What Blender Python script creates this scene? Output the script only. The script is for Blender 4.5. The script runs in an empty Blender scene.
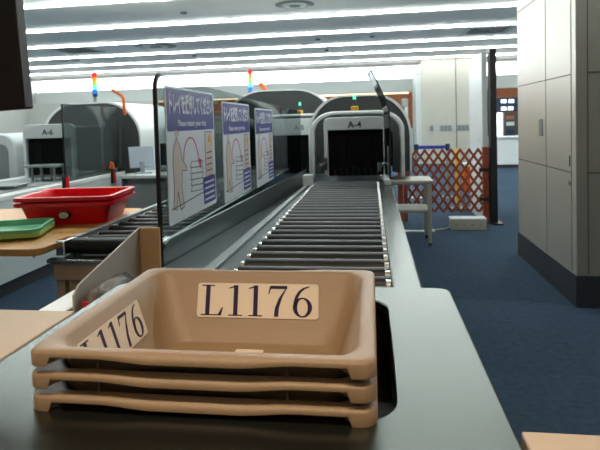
import bpy, bmesh, math, random
from mathutils import Vector, Matrix
random.seed(7)
PI = math.pi
scene = bpy.context.scene
COL = scene.collection

# ------------------------------------------------------------------ materials
def lin(c):
    return tuple((v/255/12.92 if v/255 <= .04045 else ((v/255+.055)/1.055)**2.4) for v in c)

def mat(name, rgb, rough=.5, metal=0., var=.06, scale=8., bump=0., bscale=60., stretch=None, spec=.5, coat=0.):
    m = bpy.data.materials.new(name); m.use_nodes = True
    nt = m.node_tree; n = nt.nodes; l = nt.links
    p = n['Principled BSDF']
    c = lin(rgb)
    tc = n.new('ShaderNodeTexCoord'); mp = n.new('ShaderNodeMapping')
    l.new(tc.outputs['Object'], mp.inputs['Vector'])
    if stretch: mp.inputs['Scale'].default_value = stretch
    nz = n.new('ShaderNodeTexNoise'); nz.inputs['Scale'].default_value = scale; nz.inputs['Detail'].default_value = 4
    l.new(mp.outputs['Vector'], nz.inputs['Vector'])
    rp = n.new('ShaderNodeValToRGB')
    rp.color_ramp.elements[0].position = .3; rp.color_ramp.elements[1].position = .7
    rp.color_ramp.elements[0].color = tuple(v*(1-var) for v in c)+(1,)
    rp.color_ramp.elements[1].color = tuple(min(1, v*(1+var)) for v in c)+(1,)
    l.new(nz.outputs['Fac'], rp.inputs['Fac']); l.new(rp.outputs['Color'], p.inputs['Base Color'])
    p.inputs['Roughness'].default_value = rough; p.inputs['Metallic'].default_value = metal
    p.inputs['Specular IOR Level'].default_value = spec
    if coat: p.inputs['Coat Weight'].default_value = coat; p.inputs['Coat Roughness'].default_value = .15
    if bump:
        n2 = n.new('ShaderNodeTexNoise'); n2.inputs['Scale'].default_value = bscale; n2.inputs['Detail'].default_value = 3
        l.new(mp.outputs['Vector'], n2.inputs['Vector'])
        b = n.new('ShaderNodeBump'); b.inputs['Strength'].default_value = bump; b.inputs['Distance'].default_value = .01
        l.new(n2.outputs['Fac'], b.inputs['Height']); l.new(b.outputs['Normal'], p.inputs['Normal'])
    return m

def emit(name, rgb, s):
    m = bpy.data.materials.new(name); m.use_nodes = True
    p = m.node_tree.nodes['Principled BSDF']
    p.inputs['Base Color'].default_value = lin(rgb)+(1,)
    p.inputs['Emission Color'].default_value = lin(rgb)+(1,)
    p.inputs['Emission Strength'].default_value = s
    return m

def glass(name, tint=(235, 240, 240), f0=.04, rough=.02, haze=0., hazec=(200, 200, 200), mx=.6):
    m = bpy.data.materials.new(name); m.use_nodes = True
    nt = m.node_tree; n = nt.nodes; l = nt.links
    for x in list(n):
        if x.type != 'OUTPUT_MATERIAL': n.remove(x)
    out = [x for x in n if x.type == 'OUTPUT_MATERIAL'][0]
    tr = n.new('ShaderNodeBsdfTransparent'); tr.inputs['Color'].default_value = lin(tint)+(1,)
    gl = n.new('ShaderNodeBsdfGlossy'); gl.inputs['Roughness'].default_value = rough
    lw = n.new('ShaderNodeLayerWeight'); lw.inputs['Blend'].default_value = .5
    pw = n.new('ShaderNodeMath'); pw.operation = 'POWER'; pw.inputs[1].default_value = 5
    l.new(lw.outputs['Facing'], pw.inputs[0])
    ma = n.new('ShaderNodeMath'); ma.operation = 'MULTIPLY_ADD'; ma.inputs[1].default_value = mx-f0; ma.inputs[2].default_value = f0
    l.new(pw.outputs[0], ma.inputs[0])
    mxs = n.new('ShaderNodeMixShader'); l.new(ma.outputs[0], mxs.inputs['Fac'])
    src = tr
    if haze:
        df = n.new('ShaderNodeBsdfDiffuse'); df.inputs['Color'].default_value = lin(hazec)+(1,)
        m2 = n.new('ShaderNodeMixShader'); m2.inputs['Fac'].default_value = haze
        l.new(tr.outputs[0], m2.inputs[1]); l.new(df.outputs[0], m2.inputs[2]); src = m2
    l.new(src.outputs[0], mxs.inputs[1]); l.new(gl.outputs[0], mxs.inputs[2]); l.new(mxs.outputs[0], out.inputs['Surface'])
    return m

def carpet_mat():
    m = mat('carpet_blue', (64, 82, 100), .95, 0, .16, 30, .9, 260, spec=.1)
    nt = m.node_tree; n = nt.nodes; l = nt.links
    p = n['Principled BSDF']; rp = [x for x in n if x.type == 'VALTORGB'][0]
    tc = [x for x in n if x.type == 'TEX_COORD'][0]
    br = n.new('ShaderNodeTexBrick'); br.offset = 0.; br.inputs['Scale'].default_value = 1.
    br.inputs['Brick Width'].default_value = .5; br.inputs['Row Height'].default_value = .5; br.inputs['Mortar Size'].default_value = .002
    br.inputs['Color1'].default_value = (1, 1, 1, 1); br.inputs['Color2'].default_value = (.86, .88, .9, 1); br.inputs['Mortar'].default_value = (.75, .75, .75, 1)
    l.new(tc.outputs['Object'], br.inputs['Vector'])
    mx = n.new('ShaderNodeMix'); mx.data_type = 'RGBA'; mx.blend_type = 'MULTIPLY'; mx.inputs[0].default_value = 1
    l.new(rp.outputs['Color'], mx.inputs[6]); l.new(br.outputs['Color'], mx.inputs[7])
    l.new(mx.outputs[2], p.inputs['Base Color'])
    return m

MT = {
 'tray': mat('tray_plastic', (144, 121, 95), .42, 0, .03, 20, .15, 400),
 'tray_label': mat('label_film', (232, 220, 205), .35, 0, .02),
 'ink': mat('label_ink', (44, 34, 74), .4, 0, .02),
 'steel': mat('brushed_steel', (98, 102, 98), .27, .95, .03, 3, .012, 14),
 'steel_plate': mat('steel_plate', (96, 104, 106), .28, .9, .04, 3, .012, 14),
 'steel_dull': mat('steel_dull', (150, 158, 158), .42, .7, .05, 5),
 'chrome': mat('chrome', (225, 225, 222), .15, 1.),
 'well': mat('well_black', (30, 27, 25), .5, 0, .1),
 'roller': mat('roller_grey', (26, 31, 36), .42, 0, .06, 12),
 'roller_black': mat('roller_black', (22, 22, 24), .4, 0, .06, 12),
 'beige_top': mat('beige_laminate', (190, 168, 142), .5, 0, .03, 30),
 'wood_top': mat('orange_wood', (214, 160, 96), .4, 0, .08, 4, .02, 40, (1, 9, 1)),
 'alu': mat('aluminium', (178, 156, 132), .4, .2, .04, 6),
 'white_panel': mat('white_panel', (205, 212, 212), .4, 0, .02),
 'machine_white': mat('machine_white', (206, 212, 212), .4, 0, .02, 4),
 'hood_white': mat('hood_white', (232, 236, 236), .3, 0, .02, 4),
 'machine_dark': mat('machine_dark', (66, 70, 70), .45, 0, .05, 6),
 'curtain': mat('curtain_black', (6, 7, 8), .7, 0, .3, 5, .1, 20, (30, 1, 1), spec=.12),
 'black': mat('black_plastic', (18, 18, 19), .4, 0, .1),
 'red': mat('red_plastic', (235, 16, 34), .32, 0, .03, 10),
 'green': mat('green_plastic', (112, 196, 150), .45, 0, .03, 10),
 'lime': mat('lime_plastic', (168, 210, 120), .45, 0, .03, 10),
 'orange': mat('orange_plastic', (226, 106, 40), .4, 0, .05),
 'fence': mat('fence_orange', (150, 66, 36), .5, 0, .14, 14),
 'yellow': mat('yellow_plastic', (226, 172, 50), .45, 0, .06),
 'blue_belt': mat('blue_belt', (44, 52, 150), .7, 0, .08),
 'sign_white': mat('sign_white', (236, 240, 248), .35, 0, .02),
 'sign_blue': mat('sign_blue', (56, 56, 142), .4, 0, .03),
 'sign_line': mat('sign_line', (70, 72, 92), .5, 0, .03),
 'sign_pink': mat('sign_pink', (214, 70, 120), .5, 0, .03),
 'sign_skin': mat('sign_figure', (222, 206, 196), .5, 0, .02),
 'ceil': mat('ceiling_grey', (240, 240, 233), .7, 0, .02, 2),
 'vent': mat('vent_grey', (120, 126, 126), .5, .2, .05),
 'dark': mat('dark_slot', (40, 44, 44), .6, 0, .1),
 'cream_wall': mat('cream_wall', (180, 177, 166), .5, 0, .02, 2),
 'metal_wall': mat('metal_wall', (184, 179, 168), .36, .25, .02, 2, .02, 12),
 'front_wall': mat('front_wall', (180, 160, 138), .45, .2, .02, 2),
 'skirting': mat('skirting_metal', (84, 84, 86), .4, .5, .06, 3),
 'beam': mat('beam_grey', (196, 202, 200), .6, 0, .02, 1),
 'brown_wall': mat('brown_wall', (150, 92, 58), .5, 0, .1, 3, .02, 40, (8, 1, 1)),
 'navy': mat('navy_board', (30, 42, 74), .4, 0, .2, 6),
 'room_wall': mat('room_wall', (186, 188, 184), .7, 0, .03, 1),
 'monitor_back': mat('monitor_back', (36, 27, 24), .55, 0, .08, 5),
 'bin_tan': mat('bin_tan', (196, 160, 116), .5, 0, .04),
 'bin_grey': mat('bin_grey', (188, 180, 170), .4, 0, .05, 4),
 'cordw': mat('white_cord', (215, 218, 220), .5),
 'desk': mat('desk_grey', (130, 136, 136), .5, 0, .06, 4),
 'screen_grey': mat('monitor_cover', (150, 160, 172), .35, 0, .04),
 'joint': mat('joint_dark', (110, 102, 92), .7, 0, .05),
 'label_purple': mat('label_purple', (84, 80, 128), .5),
 'strip': emit('strip_light', (246, 255, 252), 28.),
 'band': emit('window_glow', (250, 252, 255), 6.5),
 'cove': emit('cove_light', (255, 226, 180), 2.2),
 'shoplight': emit('shop_light', (240, 248, 255), 2.0),
 'screen': emit('lit_screen', (220, 232, 255), 1.6),
 'warmsign': emit('warm_sign', (255, 220, 180), 1.5),
 'led_r': emit('lamp_red', (226, 40, 44), .5), 'led_o': emit('lamp_amber', (240, 150, 40), .55),
 'led_g': emit('lamp_green', (90, 245, 190), 1.3), 'led_b': emit('lamp_blue', (30, 110, 215), .5),
 'led_n': emit('lamp_lime', (150, 200, 60), .6),
 'downlamp': emit('downlamp', (255, 214, 160), 6.),
 'glass': glass('clear_acrylic', (206, 212, 212), .04, mx=.3),
 'smoke': glass('smoked_acrylic', (150, 158, 158), .06, .04),
 'guard': glass('guard_glass', (186, 196, 196), .05, .03, .12, (170, 180, 180)),  # pale diffuse haze mixed in imitates a grey reflection on the pane
 'bag': glass('clear_bag', (205, 200, 192), .05, .22, .25, (190, 180, 168)),
 'carpet': carpet_mat(),
}

# ------------------------------------------------------------------ mesh builder
class MB:
    def __init__(s): s.bm = bmesh.new()
    def box(s, a, b, M=None):
        x0, y0, z0 = a; x1, y1, z1 = b
        vs = [s.bm.verts.new(v) for v in ((x0,y0,z0),(x1,y0,z0),(x1,y1,z0),(x0,y1,z0),(x0,y0,z1),(x1,y0,z1),(x1,y1,z1),(x0,y1,z1))]
        for f in ((0,3,2,1),(4,5,6,7),(0,1,5,4),(1,2,6,5),(2,3,7,6),(3,0,4,7)): s.bm.faces.new([vs[i] for i in f])
        if M: 
            for v in vs: v.co = M @ v.co
        return s
    def loft(s, rings, cap0=True, cap1=True):
        R = [[s.bm.verts.new(v) for v in r] for r in rings]; n = len(R[0])
        for a, b in zip(R, R[1:]):
            for i in range(n): s.bm.faces.new((a[i], a[(i+1) % n], b[(i+1) % n], b[i]))
        if cap0: s.bm.faces.new(R[0][::-1])
        if cap1: s.bm.faces.new(R[-1])
        return s
    def cyl(s, p, q, r, n=16, r2=None):
        p = Vector(p); q = Vector(q); d = (q-p).normalized()
        u = d.orthogonal().normalized(); w = d.cross(u)
        r2 = r if r2 is None else r2
        ring = lambda c, rr: [c+rr*(math.cos(2*PI*i/n)*u+math.sin(2*PI*i/n)*w) for i in range(n)]
        return s.loft([ring(p, r), ring(q, r2)])
    def tube(s, pts, r, n=8):
        pts = [Vector(p) for p in pts]; rings = []; u = None
        for i, p in enumerate(pts):
            d = ((pts[min(i+1, len(pts)-1)]-p).normalized()+(p-pts[max(i-1, 0)]).normalized())
            d = d.normalized()
            u = d.orthogonal().normalized() if u is None else (u-u.dot(d)*d).normalized()
            w = d.cross(u)
            rr = r[i] if isinstance(r, (list, tuple)) else r
            rings.append([p+rr*(math.cos(2*PI*k/n)*u+math.sin(2*PI*k/n)*w) for k in range(n)])
        return s.loft(rings)
    def prism(s, poly, d0, d1, plane='xz'):
        """extrude a 2-D outline: plane names the outline's axes, d0..d1 run along the third"""
        f = {'xz': lambda a, b, c: (a, c, b), 'yz': lambda a, b, c: (c, a, b), 'xy': lambda a, b, c: (a, b, c)}[plane]
        return s.loft([[f(a, b, d0) for a, b in poly], [f(a, b, d1) for a, b in poly]])
    def frame(s, outer, inner, d0, d1, plane='xz', closed=True):
        """a ring between two outlines with equal point counts, extruded"""
        f = {'xz': lambda a, b, c: (a, c, b), 'yz': lambda a, b, c: (c, a, b), 'xy': lambda a, b, c: (a, b, c)}[plane]
        V = [[s.bm.verts.new(f(a, b, d)) for a, b in o] for d in (d0, d1) for o in (outer, inner)]
        o0, i0, o1, i1 = V; n = len(outer)
        for k in range(n if closed else n-1):
            j = (k+1) % n
            for q in ((o0[k], o0[j], i0[j], i0[k]), (o1[k], i1[k], i1[j], o1[j]), (o0[k], o1[k], o1[j], o0[j]), (i0[k], i0[j], i1[j], i1[k])):
                s.bm.faces.new(q)
        if not closed:
            for k in (0, n-1): s.bm.faces.new((o0[k], i0[k], i1[k], o1[k]))
        return s
    def build(s, name, m, parent=None, bevel=0, seg=2, smooth=True, angle=38, loc=None, local=False, M=None):
        bmesh.ops.recalc_face_normals(s.bm, faces=s.bm.faces)
        if M: bmesh.ops.transform(s.bm, matrix=M, verts=s.bm.verts)
        org = Vector((0, 0, 0))
        if parent is not None and not local: org = WORLD[parent.name]
        if loc is not None: org = Vector(loc)
        if not local and org.length: bmesh.ops.translate(s.bm, verts=s.bm.verts, vec=-org)
        me = bpy.data.meshes.new(name); s.bm.to_mesh(me); s.bm.free()
        me.materials.append(MT[m] if isinstance(m, str) else m)
        if smooth: me.shade_smooth(); me.set_sharp_from_angle(angle=math.radians(angle))
        o = bpy.data.objects.new(name, me); COL.objects.link(o)
        WORLD[o.name] = org.copy()
        if parent is not None: o.parent = parent
        elif loc is not None: o.location = loc
        if bevel:
            b = o.modifiers.new('edge', 'BEVEL'); b.width = bevel; b.segments = seg; b.limit_method = 'ANGLE'; b.angle_limit = math.radians(40)
        return o

WORLD = {}
def thing(name, label, cat, loc=(0, 0, 0), rz=0, group=None, M=None):
    o = bpy.data.objects.new(name, None); COL.objects.link(o); o.empty_display_size = .05
    o.location = loc; o.rotation_euler = (0, 0, rz)
    if M is not None: o.matrix_world = M
    WORLD[o.name] = Vector(loc)
    return tag(o, label, cat, group)
def tag(o, label, cat, group=None, kind=None):
    o['label'] = label; o['category'] = cat
    if group: o['group'] = group
    if kind: o['kind'] = kind
    return o
def struct(o): o['kind'] = 'structure'; return o
def children(o): return [c for c in bpy.data.objects if c.parent == o]
def copy_tree(o, parent=None):
    c = o.copy(); COL.objects.link(c)
    if parent is not None: c.parent = parent
    for ch in children(o): copy_tree(ch, c)
    return c
def rrect(hx, hy, r, nc=6, ns=1, cx=0, cy=0):
    """rounded rectangle outline, counter-clockwise"""
    r = min(r, hx, hy); pts = []
    cs = [(hx-r, hy-r, 0), (-hx+r, hy-r, PI/2), (-hx+r, -hy+r, PI), (hx-r, -hy+r, 1.5*PI)]
    for i, (x, y, a) in enumerate(cs):
        for k in range(nc+1):
            t = a+PI/2*k/nc; pts.append((cx+x+r*math.cos(t), cy+y+r*math.sin(t)))
        x2, y2, a2 = cs[(i+1) % 4]
        q = (cx+x2+r*math.cos(a2), cy+y2+r*math.sin(a2)); p = pts[-1]
        for k in range(1, ns): pts.append((p[0]+(q[0]-p[0])*k/ns, p[1]+(q[1]-p[1])*k/ns))
    return pts
def arch(xc, hw, z0, zt, rx, rz, n=14):
    """open arch outline from the left foot over the top to the right foot"""
    p = [(xc-hw, z0)]
    for k in range(n+1):
        t = PI-PI/2*k/n; p.append((xc-hw+rx+rx*math.cos(t), zt-rz+rz*math.sin(t)))
    for k in range(n+1):
        t = PI/2-PI/2*k/n; p.append((xc+hw-rx+rx*math.cos(t), zt-rz+rz*math.sin(t)))
    p.append((xc+hw, z0)); return p
def text_obj(name, body, size, m, parent, M, depth=.0006, align='CENTER', bold=0.):
    """flat lettering in the xy plane, placed by M in its parent's space"""
    cu = bpy.data.curves.new(name, 'FONT'); cu.body = body; cu.size = size; cu.extrude = depth; cu.offset = bold
    cu.align_x = align; cu.align_y = 'CENTER'; cu.resolution_u = 3
    t = bpy.data.objects.new(name+'_tmp', cu); COL.objects.link(t)
    dg = bpy.context.evaluated_depsgraph_get()
    me = bpy.data.meshes.new_from_object(t.evaluated_get(dg))
    bpy.data.objects.remove(t); bpy.data.curves.remove(cu)
    me.name = name; me.transform(M); me.materials.clear(); me.materials.append(MT[m])
    o = bpy.data.objects.new(name, me); COL.objects.link(o); o.parent = parent
    WORLD[o.name] = Vector((0, 0, 0))
    return o
def fit(o, w):
    """widest extent of a text mesh"""
    xs = [v.co.x for v in o.data.vertices]; return max(xs)-min(xs)
def frame_matrix(p, u, v):
    u = Vector(u).normalized(); v = Vector(v); v = (v-v.dot(u)*u).normalized(); n = u.cross(v)
    return Matrix(((u.x, v.x, n.x, p[0]), (u.y, v.y, n.y, p[1]), (u.z, v.z, n.z, p[2]), (0, 0, 0, 1)))

# ------------------------------------------------------------------ camera
CZ = 1.2
cam = bpy.data.cameras.new('camera'); co = bpy.data.objects.new('camera', cam); COL.objects.link(co)
cam.sensor_width = 36; cam.lens = 520/600*36; cam.shift_y = -80/600
co.matrix_world = Matrix.Translation((0, 0, CZ)) @ Matrix.Rotation(.1376, 4, 'Z') @ Matrix.Rotation(PI/2-math.radians(2.5), 4, 'X') @ Matrix.Rotation(-.028, 4, 'Z')
cam.dof.use_dof = True; cam.dof.focus_distance = 1.15; cam.dof.aperture_fstop = 10
scene.camera = co

# ------------------------------------------------------------------ the setting
struct(MB().box((-10.8, -4, -.05), (6.2, 18, 0)).build('floor', 'carpet', smooth=False))
struct(MB().box((-10.8, -4, 2.8), (6.2, 15.0, 2.9)).build('ceiling', 'ceil', smooth=False))
struct(MB().box((-10.9, -4, 0), (-10.8, 18, 3.2)).build('wall_left', 'room_wall', smooth=False))
struct(MB().box((6.2, -4, 0), (6.3, 18, 3.2)).build('wall_right', 'room_wall', smooth=False))
struct(MB().box((-10.8, -4.1, 0), (6.2, -4, 2.9)).build('wall_front', 'room_wall', smooth=False))
# far side: clerestory window over a grey beam over a brown shop front
struct(MB().box((-10.8, 15.6, 2.02), (6.2, 15.9, 2.40)).build('trim_1', 'beam', smooth=False))
wb = struct(MB().box((-10.8, 15.75, 2.40), (6.2, 15.8, 3.0)).build('window_1', 'band', smooth=False))
mfr = MB()
for x in (-10.2, -6.4, -2.75, 4.6): mfr.box((x-.012, 15.7, 2.4), (x+.012, 15.75, 3.0))
mfr.build('window_frame', 'beam', wb, smooth=False)
struct(MB().box((-10.8, 15.5, 2.76), (6.2, 15.74, 2.9)).build('trim_2', 'ceil', smooth=False))
struct(MB().box((-10.8, 16.3, 0), (6.2, 16.4, 2.4)).build('wall_back', 'brown_wall', smooth=False))
struct(MB().box((-10.8, 15.3, 0), (-6.6, 15.6, 2.0)).build('trim_3', 'room_wall', smooth=False))
# cream service wall between the lanes and the shops
cw = struct(MB().box((1.34, 14.2, 0), (2.95, 14.6, 2.8)).build('wall_cream', 'cream_wall', smooth=False))
MB().box((2.215, 14.19, .1), (2.235, 14.2, 2.8)).build('panel_joint', 'joint', cw, smooth=False)
struct(MB().box((1.20, 14.25, 0), (1.34, 15.6, 2.45)).build('trim_4', 'beam', smooth=False))
for x, w, n, lab in ((1.585, .06, 1, 'small square wall socket, leftmost on the cream wall'), (1.95, .27, 3, 'triple wall socket plate left of the cream wall joint'), (2.40, .27, 3, 'triple wall socket plate right of the cream wall joint')):
    t = thing('wall_socket', lab, 'socket', (x, 14.2, .94), group='sockets on the cream wall')
    MB().box((x-w/2-.02, 14.185, .86), (x+w/2+.02, 14.2, 1.02)).build('plate', 'steel_dull', t, bevel=.004)
    for k in range(n):
        xx = x+(k-(n-1)/2)*.095
        MB().box((xx-.034, 14.18, .885), (xx+.034, 14.186, .995)).build('outlet', 'vent', t)
# right-hand metal clad block with seams and skirting
rw = struct(MB().box((1.245, 3.4, 0), (3.6, 4.68, 2.8)).build('wall_metal', 'metal_wall', smooth=False, bevel=.004))
sm = MB()
for z in (.835, 1.452, 2.075): sm.box((1.2435, 3.48, z-.004), (1.246, 4.66, z+.004))
sm.box((1.2435, 3.95, .21), (1.246, 3.958, 2.8)); sm.box((1.2435, 3.47, .21), (1.246, 3.48, 2.8))
sm.box((1.31, 3.3985, .21), (1.316, 3.401, 2.8)); sm.box((1.316, 3.3985, 1.452), (3.6, 3.401, 1.460)); sm.box((1.316, 3.3985, .835), (3.6, 3.401, .843))
sm.build('panel_joint', 'joint', rw, smooth=False)
struct(MB().box((1.237, 3.385, 0), (1.245, 4.69, .2)).box((1.245, 3.385, 0), (3.6, 3.4, .2)).build('baseboard_right', 'skirting', smooth=False))
t = thing('door_plate', 'dark grey rectangular push plate on the upright metal wall panel', 'plate', (1.245, 4.06, 1.11))
MB().box((1.238, 4.025, 1.05), (1.245, 4.105, 1.175)).build('plate', 'vent', t, bevel=.003)
t = thing('latch', 'slim dark latch slot above the lower seam of the metal wall', 'latch', (1.245, 3.5, .91))
MB().box((1.241, 3.495, .872), (1.245, 3.508, .94)).build('slot', 'dark', t)
t = thing('keyhole_cover', 'small oval keyhole cover below the seam at the metal wall corner', 'lock', (1.245, 3.5, .76))
MB().cyl((1.239, 3.5, .765), (1.245, 3.5, .765), .016, 14).build('cover', 'chrome', t)
MB().cyl((1.2385, 3.5, .765), (1.2395, 3.5, .765), .006, 10).build('keyhole', 'dark', t)

# ceiling light strips
strip_lab = ['long white ceiling light strip just ahead of the camera, above the conveyor start', 'long white ceiling light strip over the middle of the conveyor', 'nearest of the long white ceiling light strips', 'second nearest long white ceiling light strip', 'third long white ceiling light strip from the camera',
             'fourth long white ceiling light strip from the camera', 'fifth long white ceiling light strip, last but one', 'farthest long white ceiling light strip before the window band']
def light_strip(y, lab):
    xe = 1.22 if 4 < y < 5 else 5.8
    t = thing('ceiling_light', lab, 'ceiling light', (-2.3, y, 2.8), group='light strips in the ceiling')
    MB().box((-10.4, y-.045, 2.786), (xe, y-.0351, 2.8)).box((-10.4, y+.0351, 2.786), (xe, y+.045, 2.8)).build('housing', 'beam', t, smooth=False)
    MB().box((-10.4, y-.035, 2.767), (xe, y+.035, 2.7985)).build('diffuser', 'strip', t, smooth=False)
for y, lab in zip((3.14, 4.68, 6.22, 7.80, 9.32, 10.86, 12.33, 13.86), strip_lab): light_strip(y, lab)
# small recessed warm lamps over the near counter
for x, y, lab in ((-.75, .15, 'round warm downlight over the counter, left one'), (.35, .15, 'round warm downlight over the counter, right one'), (-1.5, -1.3, 'round warm downlight behind the camera, left one'), (-.3, -1.3, 'round warm downlight behind the camera, middle one'), (.9, -1.3, 'round warm downlight behind the camera, right one')):
    t = thing('downlight', lab, 'ceiling light', (x, y, 2.8), group='warm downlights over the counter')
    MB().frame(rrect(.09, .09, .09, 8, cx=x, cy=y), rrect(.07, .07, .07, 8, cx=x, cy=y), 2.79, 2.8, 'xy').build('ring', 'white_panel', t)
    MB().cyl((x, y, 2.794), (x, y, 2.799), .069, 24).build('lamp', 'downlamp', t)
    ld = bpy.data.lights.new('downlight_beam', 'SPOT'); ld.energy = 105 if y > 0 else 30; ld.color = (1, .78, .54); ld.spot_size = math.radians(66 if y > 0 else 75); ld.spot_blend = .8; ld.shadow_soft_size = .12
    lo = bpy.data.objects.new('downlight_beam', ld); COL.objects.link(lo); lo.parent = t
    lo.location = (0, 0, -.03)
    lo.rotation_euler = (math.radians(14 if y > 0 else 48), 0, 0)

# vents and diffusers in the ceiling
def vent(x, y, s, lab, m='vent'):
    t = thing('ceiling_vent', lab, 'vent', (x, y, 2.8), group='vents in the ceiling')
    MB().frame(rrect(s, s, .01, 2, cx=x, cy=y), rrect(s*.80, s*.80, .01, 2, cx=x, cy=y), 2.785, 2.8, 'xy').build('frame', 'beam', t)
    MB().box((x-s*.86, y-s*.86, 2.796), (x+s*.86, y+s*.86, 2.799)).build('backing', 'dark', t)
    for k in range(1, 5):
        a = s*.86*k/5; MB().frame(rrect(a+.012, a+.012, .005, 1, cx=x, cy=y), rrect(a-.012, a-.012, .005, 1, cx=x, cy=y), 2.786, 2.796, 'xy').build('louvre', m, t)
vent(-5.9, 9.95, .42, 'square dark louvred ceiling vent at the left of the ceiling')
vent(2.15, 10.05, .42, 'square louvred ceiling vent by the right metal wall')
def disc(x, y, r, lab, n=3):
    t = thing('round_diffuser', lab, 'vent', (x, y, 2.8), group='round air diffusers in the ceiling')
    for k in range(n):
        a = r*(1-k/n); MB().cyl((x, y, 2.7995), (x, y, 2.792-.008*k), a, 28, a*.86).build('ring', 'vent' if k % 2 == 0 else 'beam', t)
disc(-1.0, 7.08, .27, 'round ceiling diffuser above the centre of the conveyor')
disc(-4.24, 9.98, .42, 'flat round ceiling diffuser above the blue and white signs')
disc(-7.1, 11.4, .36, 'faint round ceiling diffuser at far left behind the dark vent')
for x, y, lab in ((-2.6, 7.15, 'tiny ceiling sensor left of the round central diffuser'), (-.99, 10.1, 'small dark ceiling sensor above the scanner labelled A-4'), (.05, 10.1, 'small ceiling sensor right of the one above the scanner'), (-4.0, 11.6, 'tiny ceiling sensor beyond the flat round diffuser'), (-.95, 11.7, 'tiny ceiling sensor near the far strip, centre'), (1.2, 12.6, 'tiny ceiling sensor in front of the cream wall')):
    t = tag(MB().cyl((x, y, 2.8), (x, y, 2.775), .055, 14, .035).build('ceiling_sensor', 'vent', loc=None), lab, 'sensor', 'sensors in the ceiling')

# ------------------------------------------------------------------ foreground counter with a well for trays
def counter():
    t = thing('tray_return_counter', 'brushed stainless steel counter with a rounded well holding the beige trays', 'counter', (-.25, .85, 0))
    Z = .773
    x0, x1, y0, y1 = -.692, .184, .30, 1.33
    outer = rrect((x1-x0)/2, (y1-y0)/2, .028, 6, 10, (x0+x1)/2, (y0+y1)/2)
    hx0, hx1, hy0, hy1 = -.56, .028, .728, 1.235
    inner = rrect((hx1-hx0)/2, (hy1-hy0)/2, .06, 6, 10, (hx0+hx1)/2, (hy0+hy1)/2)
    b = MB(); b.frame(outer, inner, Z-.03, Z, 'xy')
    b.build('counter_top', 'steel', t, bevel=.004, seg=3)
    w2 = rrect((hx1-hx0)/2+.012, (hy1-hy0)/2+.012, .07, 6, 10, (hx0+hx1)/2, (hy0+hy1)/2)
    b = MB(); b.frame(w2, rrect((hx1-hx0)/2+.003, (hy1-hy0)/2+.003, .062, 6, 10, (hx0+hx1)/2, (hy0+hy1)/2), .58, Z-.0305, 'xy')
    b.build('tray_well', 'well', t)
    MB().prism(w2, .59, .6075, 'xy').build('well_platform', 'well', t)
    MB().box((x0+.02, y0+.02, .0), (x1-.02, y0+.04, Z-.031)).box((x0+.02, y0+.04, .0), (x0+.04, y1-.02, Z-.031)).box((x1-.04, y0+.04, 0), (x1-.02, y1-.02, Z-.031)).build('base_panel', 'steel_dull', t)
counter()

# the number on the trays, drawn as outline glyphs with thick and thin strokes
def glyph(ch):
    P = []
    if ch == 'L':
        P += [[(.125, .02), (.25, .02), (.25, .98), (.125, .98)], [(.0, .965), (.38, .965), (.38, 1), (.0, 1)],
              [(.0, 0), (.60, 0), (.60, .035), (.0, .035)], [(.50, .035), (.60, .035), (.645, .27), (.615, .27)]]
        w = .70
    elif ch == '1':
        P += [[(.185, .02), (.31, .02), (.31, 1), (.185, 1)], [(.05, 0), (.45, 0), (.45, .035), (.05, .035)], [(.04, .885), (.20, .93), (.30, 1.0), (.25, 1.0), (.04, .915)]]
        w = .52
    elif ch == '7':
        P += [[(.05, .90), (.57, .90), (.57, 1), (.09, 1)], [(.03, .72), (.055, .72), (.11, .92), (.07, .95)],
              [(.52, .91), (.57, .95), (.43, .62), (.345, .30), (.325, .0), (.205, .0), (.23, .28), (.33, .58)]]
        w = .64
    elif ch == '6':
        n = 28
        for k in range(n):
            a, c = 2*PI*k/n, 2*PI*(k+1)/n
            f = lambda t, rx, ry: (.31+rx*math.cos(t), .31+ry*math.sin(t))
            P.append([f(a, .15, .275), f(a, .272, .318), f(c, .272, .318), f(c, .15, .275)])
        o = [(.045, .33), (.06, .5), (.11, .68), (.2, .84), (.33, .95), (.5, 1.0)]
        i = [(.15, .33), (.16, .5), (.195, .65), (.265, .8), (.37, .91), (.505, .97)]
        for k in range(5): P.append([o[k], i[k], i[k+1], o[k+1]])
        w = .64
    return P, w
def number_mesh(h, width, M):
    polys = []; x = 0
    for ch in 'L1176':
        P, w = glyph(ch)
        polys += [[(a+x, b) for a, b in q] for q in P]; x += w+.06
    x -= .06; b = MB(); k = width/x
    for q in polys: b.prism([((u-x/2)*k, (v-.5)*h) for u, v in q], .0, .0006, 'xy')
    return b

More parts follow.
